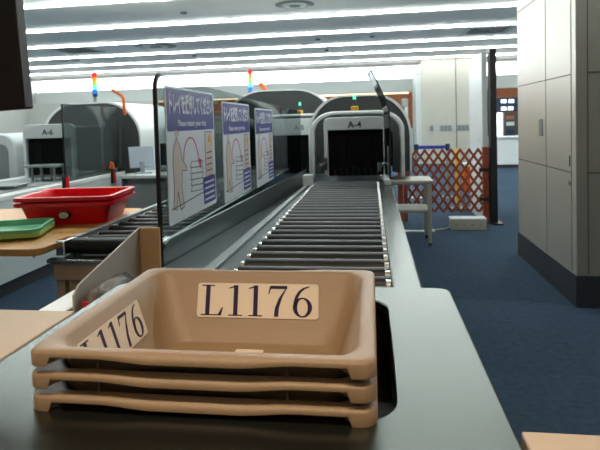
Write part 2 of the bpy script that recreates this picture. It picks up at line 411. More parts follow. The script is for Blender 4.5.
HX, HY, TH = .265, .228, .15
def in_half(z): return .029+ .31*(.146-z)        # how far the inner wall stands in from the rim
def tray(name='security_tray'):
    o = thing(name, '', 'tray')
    nc, ns = 7, 84
    def ring(inset, z, r, drop=False, dip=0):
        pts = rrect(HX-inset, HY-inset, r, nc, ns); out = []
        for x, y in pts:
            zz = z
            ax, ay = abs(x), abs(y)
            front = ay > HY-inset-.004
            s = max(0, min(1, (.152-ax)/.09)); s = s*s*(3-2*s)
            if front: zz -= dip*s
            if drop:
                d = .003
                if front: 
                    k = max(0, min(1, (ax-(HX-.040))/.004)); d += .0150*k
                else:
                    k = max(0, min(1, (ay-(HY-.040))/.004)); d += .0150*k
                zz -= d
            out.append((x, y, zz))
        return out
    b = MB()
    b.loft([ring(.063, 0, .05), ring(.060, .004, .052), ring(.026, .128, .045), ring(.017, .137, .04, dip=.004),
            ring(.006, TH-.004, .024, True, .006), ring(.0015, TH-.004, .024, True, .006), ring(0, TH-.006, .024, True, .006), ring(0, TH-.005, .024, dip=.006),
            ring(.003, TH-.0012, .024, dip=.005), ring(.008, TH, .025, dip=.003), ring(.018, TH, .030), ring(.0245, TH-.002, .034), ring(.029, .144, .04),
            ring(in_half(.034), .034, .046), ring(in_half(.034)+.006, .030, .048), ring(.078, .010, .05), ring(.084, .006, .05)])
    bd = b.build('tray_body', 'tray', o, local=True, angle=50)
    for x in (-.16, .135): MB().box((x-.0012, -HY+.024, .035), (x+.0012, -HY+.034, .128)).build('rib', 'tray', o, local=True)
    return o
def wall_label(o, side):
    sc = 1 if side == 'back' else .82
    zc = .090; t = math.atan(.31)
    if side == 'back': M = frame_matrix((.004, HY-in_half(zc)-.0012, zc), (1, 0, 0), (0, math.sin(t), math.cos(t)))
    else: M = frame_matrix((-HX+in_half(zc)+.0012, -.036, zc), (0, 1, 0), (-math.sin(t), 0, math.cos(t)))
    lb = MB().prism(rrect(.1375*sc, .037, .006, 4), -.0003, .0003, 'xy').build('number_label', 'tray_label', o, local=True, M=M)
    lb['label'] = 'white label reading L1176 on the back wall' if side == 'back' else 'white label reading L1176 on the left wall'
    number_mesh(.0655, .256*sc, None).build('number', 'ink', lb, local=True, M=M @ Matrix.Translation((0, 0, .0004)), smooth=False)
TX, TY, TZ = -.265, .937, .6465
base = tray(); base.location = (TX, TY, TZ)
tg = 'stacked beige security trays'
tag(base, 'lowest of the three beige trays, sunk into the counter well', 'tray', tg)
mid = copy_tree(base); mid.location = (TX-.001, TY+.001, TZ+.0345); tag(mid, 'middle tray of the beige stack, between two others', 'tray', tg)
top = copy_tree(base); top.location = (TX, TY, TZ+.069); tag(top, 'topmost beige tray showing two white L1176 labels inside', 'tray', tg)
wall_label(top, 'back'); wall_label(top, 'left')
MB().prism(rrect(.03, .034, .004, 3, cx=.0, cy=.085), .0062, .0068, 'xy').build('floor_sticker', 'tray_label', top, local=True)

# beige staff tables either side of the counter
def staff_table(x0, x1, y0, y1, lab):
    t = thing('staff_table', lab, 'table', ((x0+x1)/2, (y0+y1)/2, 0))
    MB().box((x0, y0, .743), (x1, y1, .773)).build('table_top', 'beige_top', t, bevel=.003)
    for x in (x0+.05, x1-.05):
        for y in (y0+.05, y1-.05): MB().box((x-.02, y-.02, 0), (x+.02, y+.02, .742)).build('leg', 'alu', t)
    MB().box((x0+.07, y0+.07, .69), (x1-.07, y1-.07, .742)).build('apron', 'alu', t)
staff_table(-1.7, -.698, .2, 1.117, 'beige laminate table left of the tray counter')
staff_table(.192, .95, .2, .722, 'beige laminate table at the lower right corner beside the carpet')

# ------------------------------------------------------------------ main roller conveyor
RL, RR, RZ = -.467, .045, .72
def conveyor():
    t = thing('roller_conveyor', 'long stainless roller conveyor leading to the scanner labelled A-4', 'conveyor', (-.2, 2.8, 0))
    y = 1.40; k = 0; proto = None; r = .031
    while y < 4.2:
        if proto is None:
            ro = MB().cyl((RL+.012, 0, 0), (RR-.012, 0, 0), r, 20).build('roller', 'roller', t, local=True)
            for a, b_ in ((RL-.005, RL+.0119), (RR-.0119, RR+.003)):
                MB().cyl((a, 0, 0), (b_, 0, 0), .021, 14).build('axle_cap', 'chrome', ro, local=True)
            proto = ro; o = ro
        else: o = copy_tree(proto, t)
        o.location = (.2, y-2.8, RZ-r); y += .0985
    # right rail: flat top sheet folded down, left: trough floor widening towards the camera
    MB().box((RR+.004, 1.34, .55), (.135, 4.28, RZ)).build('right_rail', 'steel', t, bevel=.006)
    def px(yy): return -.775+(yy-1.8)*.0915       # the flared side sheet
    q = [(1.36, px(1.36)+.01), (4.28, px(4.28)+.01)]
    b = MB(); v = [(-.752, 1.36), (RL-.006, 1.36), (RL-.006, 4.28), (q[1][1], 4.28), (px(1.78)+.01, 1.78), (-.752, 1.775)]
    b.prism(v, RZ-.055, RZ-.034, 'xy'); b.build('trough_floor', 'steel_plate', t)
    b = MB(); v = [(RL-.14, 1.36), (RL-.095, 1.36), (RL-.04, 4.28), (RL-.065, 4.28)]
    b.prism(v, RZ-.0335, RZ-.022, 'xy'); b.build('trough_ridge', 'steel_dull', t, bevel=.002)
    # side sheet with a rounded near corner
    prof = [(1.80, .60), (1.80, .70)]+[(1.80+.07-.07*math.cos(a*PI/16), .70+.07*math.sin(a*PI/16)) for a in range(1, 9)]+[(4.28, .805), (4.28, .60)]
    b = MB(); b.loft([[(px(a)+d, a, z) for a, z in prof] for d in (0, .006)]); b.build('side_sheet', 'steel_plate', t)
    prof2 = [(1.797, .62), (1.797, .70)]+[(1.797+.073-.073*math.cos(a*PI/16), .70+.073*math.sin(a*PI/16)) for a in range(1, 9)]+[(4.28, .808)]
    MB().tube([(px(a)+.003, a, z) for a, z in prof2], .0045, 6).build('sheet_edge', 'steel_plate', t)
    MB().box((RL-.006, 1.36, .58), (RL-.001, 4.28, RZ-.06)).build('left_rail', 'steel_dull', t)
    MB().box((RL, 4.18, .66), (RR, 4.29, RZ-.036)).build('end_bed', 'steel_dull', t)
    for j in range(9):
        for i in range(3):
            x = RL+.05+j*.05
            MB().cyl((x, 4.17+.0-.04*i+.1, RZ-.022), (x+.035, 4.17-.04*i+.1, RZ-.022), .012, 10).build('skate_wheel', 'steel_dull', t) if i < 2 else None
    MB().box((RL-.10, 4.12, RZ-.0335), (RL-.01, 4.22, RZ+.055)).build('end_bracket', 'hood_white', t, bevel=.006)
    MB().box((RR+.013, 4.12, RZ+.0005), (RR+.035, 4.16, RZ+.05)).build('end_bracket', 'chrome', t, bevel=.006)
    for yy in (1.55, 2.9, 4.15):
        for x in (RL-.05, .1): MB().box((x-.025, yy-.025, 0), (x+.025, yy+.025, .55)).build('leg', 'steel_dull', t)
    MB().box((RL-.08, 1.36, .5), (.13, 4.28, .549)).build('bed_frame', 'machine_dark', t)
conveyor()

# clear partition left of the conveyor, with its black edge strip
GX = -.772
t = thing('glass_partition', 'clear acrylic partition with black rounded edge left of the main conveyor', 'partition', (GX, 3.6, 0))
gp = [(1.795, .42), (1.795, 1.33)]+[(1.795+.055-.055*math.cos(a*PI/16), 1.335+.055*math.sin(a*PI/16)) for a in range(1, 9)]+[(5.65, 1.318), (5.65, .42)]
MB().prism(gp, GX-.004, GX+.004, 'yz').build('panel', 'glass', t)
MB().tube([(GX, a, z) for a, z in gp[:9]], .0085, 8).build('edge_strip', 'black', t)
MB().box((GX-.02, 1.80, .38), (GX+.02, 5.65, .42)).build('base_rail', 'steel_dull', t)
for y in (2.0, 5.5): MB().box((GX-.02, y-.02, 0), (GX+.02, y+.02, .38)).build('post', 'steel_dull', t)

# return signs stuck to the partition
def return_sign(y0, z0, lab):
    W, H = .455, .535
    t = thing('tray_return_sign', lab, 'sign', (GX+.0045, y0, z0), group='blue and white tray return signs', M=frame_matrix((GX+.0045, y0, z0), (0, 1, 0), (0, 0, 1)))
    SX = Matrix.Diagonal((.60/W, 1, 1, 1)); k = dict(local=True, smooth=False, M=SX)
    MB().prism(rrect(W/2, H/2, .014, 4, cx=W/2, cy=H/2), 0, .003, 'xy').build('board', 'sign_white', t, **k)
    MB().prism(rrect(W/2-.008, .083, .008, 3, cx=W/2, cy=H-.091), .003, .0036, 'xy').build('header', 'sign_blue', t, **k)
    for body, size, yy, ww in (('トレイを返却してください', .05, H-.072, W-.045), ('Please return your tray.', .03, H-.144, .27)):
        o = text_obj('sign_text', body, size, 'sign_white', t, Matrix.Identity(4), .0003, bold=.0016 if size > .04 else .0006)
        w = fit(o, 0); sx = ww/w if w else 1
        o.data.transform(Matrix.Translation((W/2, yy, .0039)) @ Matrix.Diagonal((sx, 1.75 if size > .04 else sx*1.25, 1, 1)))
        o.data.transform(SX)
    # walking figure outline at the left
    def stroke(pts, w=.0035, z=.0032):
        b = MB()
        for (x0, y0_), (x1, y1_) in zip(pts, pts[1:]):
            d = Vector((x1-x0, y1_-y0_)); n = Vector((-d.y, d.x)).normalized()*w/2
            b.prism([(x0-n.x, y0_-n.y), (x1-n.x, y1_-n.y), (x1+n.x, y1_+n.y), (x0+n.x, y0_+n.y)], .003, z+.0006, 'xy')
        return b
    fig = [(.035, .06), (.045, .15), (.04, .24), (.05, .30), (.075, .335), (.10, .30), (.12, .24), (.15, .215), (.155, .195), (.115, .20), (.105, .14), (.12, .05), (.09, .045), (.075, .12), (.06, .05)]
    MB().prism(fig, .003, .0034, 'xy').build('figure', 'sign_skin', t, **k)
    stroke(fig+[fig[0]], .003).build('figure_outline', 'sign_line', t, **k)
    MB().cyl((.078, .352, .003), (.078, .352, .0036), .018, 16).build('figure_head', 'sign_skin', t, **k)
    arc = [(.125+.065*math.cos(a)+.07, .24+.09*math.sin(a)) for a in [PI-PI*i/14 for i in range(12)]]+[(.285, .21)]
    stroke(arc, .006).build('arrow_shaft', 'sign_pink', t, **k)
    MB().prism([(.262, .235), (.300, .228), (.286, .185)], .003, .0038, 'xy').build('arrow_head', 'sign_pink', t, **k)
    for i in range(5):
        y = .10+.026*i; stroke([(.185, y), (.30, y-.008), (.315, y+.016), (.20, y+.024), (.185, y)], .0028).build('stacked_tray_drawing', 'sign_line', t, **k)
    stroke([(.02, .06), (.44, .085)], .004).build('base_line', 'sign_line', t, **k)
    MB().prism(rrect(.042, .115, .006, 3, cx=.385, cy=.235), .003, .0033, 'xy').build('note_box', 'sign_skin', t, **k)
    stroke([(.343, .12), (.343, .35), (.427, .35)], .004).build('note_box_line', 'sign_blue', t, **k)
    for i in range(5): stroke([(.355, .14+.028*i), (.415, .143+.028*i)], .006).build('note_line', 'sign_line', t, **k)
    MB().prism([(.375, .30), (.415, .30), (.395, .345)], .0033, .0038, 'xy').build('warning_triangle', 'yellow', t, **k)
    MB().prism(rrect(.066, .062, .006, 3, cx=.378, cy=.08), .003, .004, 'xy').build('notice', 'sign_blue', t, **k)
    for i in range(4): stroke([(.325, .038+.026*i), (.43, .039+.026*i)], .009, .0042).build('notice_line', 'sign_white', t, **k)
return_sign(1.868, .818, 'nearest and largest looking tray return sign on the acrylic partition')
return_sign(2.615, .785, 'middle one of the three tray return signs on the partition')
return_sign(3.385, .768, 'farthest of the three tray return signs, closest to scanner A-4')

# ------------------------------------------------------------------ scanners
def scanner(xc, yh, hw, z0, zo, zt, ow, xo, ya, ah, az, depth, text, lab, frame=True, tdx=0, beacon=True, zb=.70, adx=.02):
    t = thing('xray_scanner', lab, 'scanner', (xc, ya+depth/2, 0))
    # near hood: white panel round a black curtain
    outer = arch(xc, hw, z0, zt, .05, .05, 5); inner = arch(xc+xo, ow, z0, zo, .008, .008, 5)
    MB().frame(outer, inner, yh, yh+.05, 'xz', closed=False).build('entry_panel', 'machine_white', t, bevel=.005)
    tn = MB(); tn.frame(arch(xc, hw-.02, z0, zt-.02, .04, .04, 5), arch(xc+xo, ow+.004, z0, zo+.004, .008, .008, 5), yh+.05, ya+.1, 'xz', closed=False)
    tn.build('tunnel', 'black', t)
    cb = MB(); n = 9
    for i in range(n):
        a = xc+xo-ow+2*ow*i/n; cb.box((a+.001, yh+.03+.004*(i % 2), z0), (a+2*ow/n-.001, yh+.034+.004*(i % 2), zo+.004))
    cb.build('curtain', 'curtain', t, smooth=False)
    text_obj('lane_mark', text, .075, 'black', t, Matrix.Translation(Vector((xc+tdx, yh-.0015, (zo+zt)/2-.012))-WORLD[t.name]) @ Matrix.Rotation(PI/2, 4, 'X'), bold=.0015)
    if frame:
        yf = yh+.25
        MB().frame(arch(xc+.01, hw+.15, zb, zt+.055, .22, .17), arch(xc+.01, hw+.112, zb, zt+.02, .20, .155), yf, yf+.09, 'xz', closed=False).build('white_frame', 'hood_white', t, bevel=.012)
    # big dark arched housing with a pale outer shell
    ax = xc+adx
    o1 = arch(ax, ah, zb, az, ah*.72, (az-zb)*.52, 18); i1 = arch(ax, hw+.05, zb, zt-.05, .16, .16, 18)
    MB().frame(o1, i1, ya, ya+.06, 'xz', closed=False).build('dark_face', 'machine_dark', t, bevel=.01)
    o2 = arch(ax, ah+.018, zb, az+.018, ah*.72, (az-zb)*.52, 18)
    MB().frame(o2, arch(ax, ah, zb, az, ah*.72, (az-zb)*.52, 18), ya-.005, ya+depth, 'xz', closed=False).build('outer_shell', 'hood_white', t)
    MB().prism(o1, ya+depth-.03, ya+depth, 'xz').build('rear_face', 'machine_dark', t)
    bw = .28 if text == 'A-4' else ah-.02
    MB().box((ax-bw, ya+.02, 0), (ax+bw, ya+depth-.02, zb-.005)).build('base_cabinet', 'white_panel', t, bevel=.01)
    if beacon:
        bx, by, bz = xc-.005, yh+.29, zt+.055
        MB().box((bx-.032, by-.03, bz), (bx+.032, by+.03, bz+.042)).build('beacon_base', 'yellow', t, bevel=.006)
        bl = MB().cyl((bx, by, bz+.042), (bx, by, bz+.09), .014, 14).cyl((bx-.0, by, bz+.09), (bx, by, bz+.1), .018, 14).build('beacon_lamp', 'machine_dark', t)
        MB().cyl((bx, by, bz+.101), (bx, by, bz+.135), .015, 14, .011).build('beacon_light', 'led_g', t)
    return t
a4 = scanner(-.138, 4.3, .257, .745, 1.125, 1.232, .226, .004, 5.0, .47, 1.43, .7, 'A-4', 'white and dark arched scanner at the end of the conveyor, marked A-4')
# small clamps either side of the A-4 curtain
for s in (-1, 1):
    x = -.138+s*.243
    cl = MB().box((x-.012, 4.26, .80), (x+.012, 4.3, .90)).cyl((x, 4.27, .86), (x-.05, 4.22, .82), .012, 10).cyl((x-.05, 4.22, .86), (x-.05, 4.22, .79), .014, 10)
    cl.build('clamp', 'machine_dark' if s < 0 else 'steel_dull', a4)
scanner(-.83, 5.82, .35, .62, 1.055, 1.245, .31, .0, 6.45, .72, 1.60, .9, 'A-5', 'scanner half hidden behind the return signs, marked A-5', frame=True, tdx=.02, zb=.6, adx=-.32)
scanner(-3.07, 4.6, .262, .735, 1.115, 1.25, .232, 0, 5.34, .56, 1.465, 1.3, 'A-6', 'arched scanner at left behind the red trays, marked A-6', frame=False, tdx=.0, beacon=False)

# tinted deflector plate right of scanner A-4, leaning inwards at the top
t = thing('deflector_plate', 'smoky acrylic plate leaning in beside the right of scanner A-4', 'guard', (.125, 4.1, .72))
pr = [(.128, .725), (.128, 1.26), (.10, 1.36), (.0, 1.575)]
b = MB(); b.loft([[(x+d, y, z) for x, z in pr]+[(x+d+.006, y, z) for x, z in pr[::-1]] for y, d in ((3.88, 0), (4.25, -.03))]); b.build('plate', 'smoke', t)
MB().tube([(x+.003, 3.878, z) for x, z in pr], .005, 6).build('edge_strip', 'black', t)
MB().box((.085, 3.86, .7205), (.135, 4.26, .76)).build('foot_rail', 'machine_white', t, bevel=.004)
MB().box((.117, 4.0, .7605), (.1275, 4.08, 1.0)).build('bracket', 'hood_white', t, bevel=.003)

# signal towers
def tower(x, y, z0, zb, ztp, lab):
    t = thing('signal_tower', lab, 'signal light', (x, y, z0), group='stacked signal towers on the scanners')
    MB().cyl((x, y, z0), (x, y, zb), .022, 14).build('pole', 'steel_dull', t)
    MB().cyl((x, y, zb), (x, y, zb+.035), .028, 18).build('base', 'navy', t)
    n = 5; h = (ztp-.012-zb-.035)/n
    for i, m in enumerate(('led_b', 'led_g', 'led_n', 'led_o', 'led_r')):
        MB().cyl((x, y, zb+.036+h*i), (x, y, zb+.034+h*(i+1)), .029, 18).build('lamp_segment', m, t)
    MB().cyl((x, y, ztp-.012), (x, y, ztp), .028, 18, .02).build('cap', 'machine_dark', t)
tower(-3.07, 5.5, 1.481, 1.55, 1.825, 'multicolour signal tower on top of scanner A-6 at left')
tower(-1.60, 6.85, 1.556, 1.60, 1.93, 'multicolour signal tower above the middle return sign')

# orange hand scanners / handles
def orange_handle(pts, base, pole, lab, r=.017):
    t = thing('handset', lab, 'handset', base, group='bent orange handsets by the scanners')
    MB().tube(pts, r, 10).build('grip', 'orange', t, smooth=True)
    MB().tube(pole, .016, 8).build('pole', 'machine_dark', t)
    bx, by, bz = base
    MB().box((bx-.024, by-.05, bz), (bx+.024, by+.05, bz+.045)).build('foot', 'black', t, bevel=.006)
orange_handle([(-2.71, 5.2, 1.60), (-2.64, 5.2, 1.56), (-2.60, 5.2, 1.53), (-2.585, 5.2, 1.49), (-2.58, 5.2, 1.33)], (-2.66, 5.2, .7305), [(-2.66, 5.2, .76), (-2.645, 5.2, 1.2), (-2.58, 5.2, 1.34)], 'bent orange handset on a dark pole beside scanner A-6')
orange_handle([(-1.415, 6.62, 1.72), (-1.385, 6.62, 1.68), (-1.355, 6.62, 1.64), (-1.325, 6.62, 1.60), (-1.30, 6.62, 1.55)], (-1.26, 6.62, 1.495), [(-1.27, 6.62, 1.52), (-1.30, 6.62, 1.55)], 'bent orange handset above the farthest return sign', .03)

# ------------------------------------------------------------------ lane A-6 side cabinet and what stands on it
t = thing('lane_cabinet', 'long white side cabinet of the lane behind the red trays', 'cabinet', (-3.1, 4.0, 0))
MB().box((-3.55, 1.6, .1), (-2.64, 5.28, .69)).build('body', 'white_panel', t, bevel=.004)
MB().box((-3.55, 1.6, .69), (-2.635, 5.28, .73)).build('top_edge', 'hood_white', t, bevel=.006)
MB().box((-3.5, 1.65, 0), (-2.66, 5.2, .1)).build('plinth', 'skirting', t)
MB().box((-2.64, 3.435, .515), (-2.637, 3.53, .575)).build('purple_sticker', 'label_purple', t)
MB().box((-2.64, 3.69, .20), (-2.636, 3.72, .23)).build('floor_latch', 'vent', t)
MB().box((-3.3, 1.7, .7305), (-2.735, 4.55, .742)).build('belt', 'desk', t)
t = thing('guard_panel', 'tinted glass guard standing on the white lane cabinet', 'guard', (-2.66, 4.85, .73))
MB().prism(rrect(.5, .34, .03, 5, cx=4.78, cy=1.08), -2.712, -2.704, 'yz').build('pane', 'guard', t)
MB().tube([(-2.708, 4.28, .752), (-2.708, 4.28, 1.42)], .008, 6).build('edge_strip', 'black', t)
MB().box((-2.728, 4.28, .7305), (-2.69, 5.28, .75)).build('foot_rail', 'machine_dark', t)
t = thing('lane_bench', 'low steel rack in front of the black A-6 curtain', 'rack', (-2.9, 4.3, .742))
MB().box((-3.06, 4.2, .865), (-2.74, 4.4, .885)).build('shelf', 'steel_dull', t, bevel=.003)
MB().box((-3.0, 4.24, .775), (-2.76, 4.38, .79)).build('lower_shelf', 'steel_dull', t)
for x in (-2.99, -2.90, -2.78):
    for y in (4.23, 4.37): MB().box((x-.008, y-.008, .7425), (x+.008, y+.008, .865)).build('leg', 'steel_dull', t)
for i, (x, y, w, d, rz, lab, m) in enumerate(((-2.92, 3.75, .34, .26, .2, 'pale grey shallow tray lying on the lane cabinet near A-6', 'steel_dull'), (-2.96, 3.2, .3, .24, -.1, 'dark shallow tray on the lane cabinet, nearest the left edge', 'desk'))):
    t = thing('shallow_tray', lab, 'tray', (x, y, .742), rz, group='shallow trays on the lane cabinet')
    MB().loft([[(a, b_, .001) for a, b_ in rrect(w/2-.02, d/2-.02, .02)], [(a, b_, .03) for a, b_ in rrect(w/2, d/2, .02)], [(a, b_, .03) for a, b_ in rrect(w/2-.008, d/2-.008, .02)], [(a, b_, .006) for a, b_ in rrect(w/2-.026, d/2-.026, .02)]]).build('body', m, t, local=True)
for y, z, lab in ((4.16, .67, 'red card in a black holder on the lane cabinet, left one'), (5.0, .63, 'red card in a black holder on the lane cabinet, right one')):
    t = thing('card_holder', lab, 'holder', (-2.63, y, z), group='red card holders on the lane cabinet')
    MB().box((-2.636, y-.045, z), (-2.622, y+.045, z+.125)).build('holder', 'black', t, bevel=.003)
    MB().box((-2.622, y-.012, z+.008), (-2.617, y+.03, z+.115)).build('card', 'red', t)
# rounded cover seen at the left edge
t = thing('rounded_cover', 'pale rounded cover at the left edge beside scanner A-6', 'cover', (-3.78, 5.0, 0))
MB().prism(arch(-3.82, .18, .15, 1.17, .16, .16, 10), 4.9, 5.35, 'xz').build('shell', 'machine_white', t, bevel=.02)
MB().box((-3.98, 4.92, 0), (-3.66, 5.3, .149)).build('plinth', 'machine_dark', t)
MB().prism(arch(-3.82, .10, .6, 1.06, .08, .08, 6), 4.885, 4.899, 'xz').build('dark_inset', 'desk', t)
# operator desk between the lanes
t = thing('operator_desk', 'grey operator desk between the lanes, left of the black partition edge', 'desk', (-2.25, 5.05, 0))
MB().box((-2.43, 4.75, .70), (-1.93, 5.35, .73)).build('desk_top', 'machine_white', t, bevel=.004)
MB().box((-2.40, 4.8, .35), (-2.0, 5.3, .699)).build('drawer_unit', 'desk', t, bevel=.004)
for x in (-2.415, -1.95):
    for y in (4.79, 5.31): MB().box((x-.015, y-.015, 0), (x+.015, y+.015, .70)).build('leg', 'machine_dark', t)
t = thing('monitor', 'pale tilted monitor seen at an angle on the operator desk', 'monitor', (-2.29, 4.95, .73), .6)
MB().box((-.12, -.012, .06), (.12, .012, .28), Matrix.Translation((0, 0, 0)) @ Matrix.Rotation(-.3, 4, 'X')).build('casing', 'screen_grey', t, local=True, bevel=.006)
MB().box((-.02, -.01, .01), (.02, .02, .12)).box((-.08, -.06, 0), (.08, .06, .012)).build('stand', 'screen_grey', t, local=True)
t = thing('monitor', 'black monitor beside the black edge of the acrylic partition', 'monitor', (-2.10, 5.18, .73), -.2)
MB().box((-.10, -.012, .06), (.10, .012, .29)).build('casing', 'black', t, local=True, bevel=.006)
MB().box((-.02, -.01, .01), (.02, .02, .12)).box((-.07, -.06, 0), (.07, .06, .012)).build('stand', 'black', t, local=True)
# orange marker with a dark cap on the cabinet end
t = thing('orange_marker', 'small orange strap device on the end of the lane cabinet', 'device', (-2.70, 5.08, .73))
MB().box((-2.685, 5.04, .7305), (-2.64, 5.12, .78)).build('body', 'machine_dark', t, bevel=.006)
MB().tube([(-2.68, 5.03, .78), (-2.67, 5.03, .84), (-2.65, 5.03, .83), (-2.64, 5.03, .77)], .013, 8).build('strap', 'orange', t)

t = thing('equipment_cabinet', 'dark grey equipment cabinet seen through the partition between the return signs', 'cabinet', (-2.28, 6.95, 0))
MB().box((-2.62, 6.7, .06), (-1.94, 7.2, 1.36)).build('body', 'machine_dark', t, bevel=.01)
for x in (-2.45, -2.11): MB().box((x-.155, 6.685, .12), (x+.155, 6.699, 1.30)).build('door', 'desk', t, bevel=.004)
MB().box((-2.60, 6.72, 0), (-1.96, 7.18, .059)).build('plinth', 'black', t)
# ------------------------------------------------------------------ wooden table with coloured trays
t = thing('wooden_table', 'orange wood topped table carrying the red and green trays', 'table', (-1.85, 2.35, 0))
MB().prism(rrect(.6, .5, .05, 6, cx=-1.935, cy=2.4), .69, .72, 'xy').build('table_top', 'wood_top', t, bevel=.004)
MB().box((-2.45, 2.1, .665), (-1.42, 2.85, .689)).build('apron', 'machine_dark', t)
for x in (-2.44, -1.43):
    for y in (2.02 if x < -2 else 2.56, 2.82): MB().box((x-.02, y-.02, 0), (x+.02, y+.02, .664 if y > 2.1 else .689)).build('leg', 'steel_dull', t)
def bin_tray(name, w, d, h, m, rim=.025, taper=.03):
    o = thing(name, '', 'tray')
    rg = lambda i, z, r: [(a, b_, z) for a, b_ in rrect(w/2-i, d/2-i, r, 6)]
    MB().loft([rg(rim+taper, 0, .03), rg(rim, h-.02, .035), rg(0, h-.018, .04), rg(0, h, .04), rg(.006, h+.002, .04), rg(rim+.004, h, .035), rg(rim+taper+.004, .005, .03)]).build('tray_body', m, o, local=True, angle=50)
    return o
rt = bin_tray('red_tray', .50, .40, .115, 'red'); rt.location = (-1.55, 2.555, .7205); rt.rotation_euler.z = .14
tag(rt, 'lower of the two nested red trays, oval badge on its front', 'tray', 'nested red trays')
MB().prism([(x*.032, y*.023+.05) for x, y in [(math.cos(a*PI/10), math.sin(a*PI/10)) for a in range(20)]], -.1745, -.15, 'xz').build('badge', 'black', rt, local=True, M=Matrix.Translation((.0, .0, 0)))
MB().prism([(x*.024, y*.016+.05) for x, y in [(math.cos(a*PI/10), math.sin(a*PI/10)) for a in range(20)]], -.1765, -.1746, 'xz').build('badge_face', 'tray_label', rt, local=True)
r2 = bin_tray('red_tray', .50, .40, .115, 'red'); r2.location = (-1.55, 2.555, .748); r2.rotation_euler.z = .14
tag(r2, 'upper of the two nested red trays on the wooden table', 'tray', 'nested red trays')
g1 = bin_tray('green_tray', .50, .30, .03, 'lime', .012, .012); g1.location = (-1.732, 2.13, .7205); g1.rotation_euler.z = .33
tag(g1, 'lower lime green shallow tray at the left edge of the table', 'tray', 'shallow green trays')
g2 = bin_tray('green_tray', .50, .30, .03, 'green', .012, .012); g2.location = (-1.735, 2.13, .737); g2.rotation_euler.z = .33
tag(g2, 'upper mint green shallow tray at the left edge of the table', 'tray', 'shallow green trays')

# ------------------------------------------------------------------ second roller conveyor
def side_conveyor():
    X0, X1, Z = -1.315, -.865, .72
    t = thing('side_conveyor', 'shorter black roller conveyor between the wooden table and the partition', 'conveyor', (-1.09, 3.5, 0))
    y = 2.085; first = None
    MB().cyl((X0+.015, y, Z-.028), (X1-.015, y, Z-.028), .035, 20).build('end_roller', 'roller_black', t)
    y += .11
    while y < 5.3:
        if first is None:
            first = MB().cyl((X0+.03, 0, 0), (X1-.03, 0, 0), .026, 16).build('roller', 'roller_black', t, local=True)
            for a, b_ in ((X0+.012, X0+.0299), (X1-.0299, X1-.012)): MB().cyl((a, 0, 0), (b_, 0, 0), .018, 12).build('axle_cap', 'chrome', first, local=True)
            o = first
        else: o = copy_tree(first, t)
        o.location = (1.09, y-3.5, Z-.03); y += .10
    for x0, x1 in ((X0-.012, X0+.012), (X1-.012, X1+.012)):
        MB().box((x0, 2.10, .62), (x1, 5.35, Z+.004)).build('side_rail', 'steel_dull', t, bevel=.004)
        MB().box((x0-.006, 2.01, .665), (x1+.012, 2.098, .73)).build('end_bracket', 'chrome', t, bevel=.006)
    MB().box((X0-.035, 1.97, .645), (X1+.03, 2.01, .66)).build('front_lip', 'chrome', t, bevel=.003)
    MB().box((X0-.02, 1.995, .565), (X1+.02, 2.01, .644)).build('front_panel', 'alu', t, bevel=.003)
    for y in (2.03, 3.6, 5.2):
        for x in (X0, X0+.055 if y < 2.1 else X1, X1):
            MB().box((x-.018, y-.018, 0), (x+.018, y+.018, .62)).build('leg', 'alu', t)
    MB().box((X0+.03, 2.11, .60), (X1-.03, 5.3, .64)).build('bed_frame', 'machine_dark', t)
    MB().box((X0+.16, 2.12, .0), (X0+.19, 2.15, .599)).build('brace', 'black', t)
    MB().box((X0+.25, 2.16, .45), (X1, 2.19, .56)).build('drive_box', 'desk', t)
side_conveyor()

# ------------------------------------------------------------------ bin, bag and white box behind the left table
t = thing('waste_bin', 'tan and grey slope topped bin at the near end of the partition', 'bin', (-.80, 1.55, 0))
prof = [(1.33, .12), (1.33, .735), (1.36, .757), (1.755, .838), (1.755, .12)]
MB().prism(prof, -.838, -.832, 'yz').build('side_panel', 'bin_grey', t)
MB().box((-.832, 1.752, .12), (-.758, 1.764, .838)).build('end_panel', 'bin_tan', t, bevel=.003)
MB().prism([(1.33, .12), (1.33, .55), (1.75, .60), (1.75, .12)], -.764, -.758, 'yz').build('side_panel', 'bin_grey', t)
MB().box((-.838, 1.324, .12), (-.758, 1.33, .62)).build('front_panel', 'bin_grey', t)
MB().box((-.838, 1.324, 0), (-.758, 1.764, .119)).build('plinth', 'machine_dark', t)
def blob(name, m, parent, c, r, amp, seed, local=False):
    bm = bmesh.new(); bmesh.ops.create_icosphere(bm, subdivisions=4, radius=1)
    rnd = random.Random(seed); ks = [(Vector((rnd.uniform(-3, 3), rnd.uniform(-3, 3), rnd.uniform(-3, 3))), rnd.uniform(0, 6), rnd.uniform(1, 2.4)) for _ in range(9)]
    for v in bm.verts:
        n = v.co.normalized(); d = sum(math.sin(k.dot(n)*f+p) for k, p, f in ks)/9
        v.co = Vector((n.x*r[0], n.y*r[1], n.z*r[2]))*(1+amp*d)+Vector(c)
    b = MB(); b.bm.free(); b.bm = bm
    return b.build(name, m, parent, angle=70)
tb = thing('plastic_bag', 'crumpled clear plastic bag with a red patch inside the slope topped bin', 'bag', (-.797, 1.5, .12))
blob('bag_body', 'bag', tb, (-.797, 1.47, .70), (.034, .12, .042), .25, 3)
blob('dark_contents', 'dark', tb, (-.797, 1.50, .705), (.028, .10, .034), .3, 5)
blob('bag_tail', 'bag', tb, (-.80, 1.385, .69), (.03, .045, .05), .2, 9)
blob('bag_bottom', 'bag', tb, (-.797, 1.52, .45), (.03, .16, .25), .1, 11)
MB().box((-.812, 1.334, .685), (-.795, 1.340, .715)).build('red_patch', 'red', tb, bevel=.002)
t = thing('white_box', 'white upright box behind the left beige table, under the bin slope', 'box', (-.89, 1.33, 0))
MB().box((-.925, 1.15, 0), (-.848, 1.5, .68)).build('body', 'white_panel', t, bevel=.004)
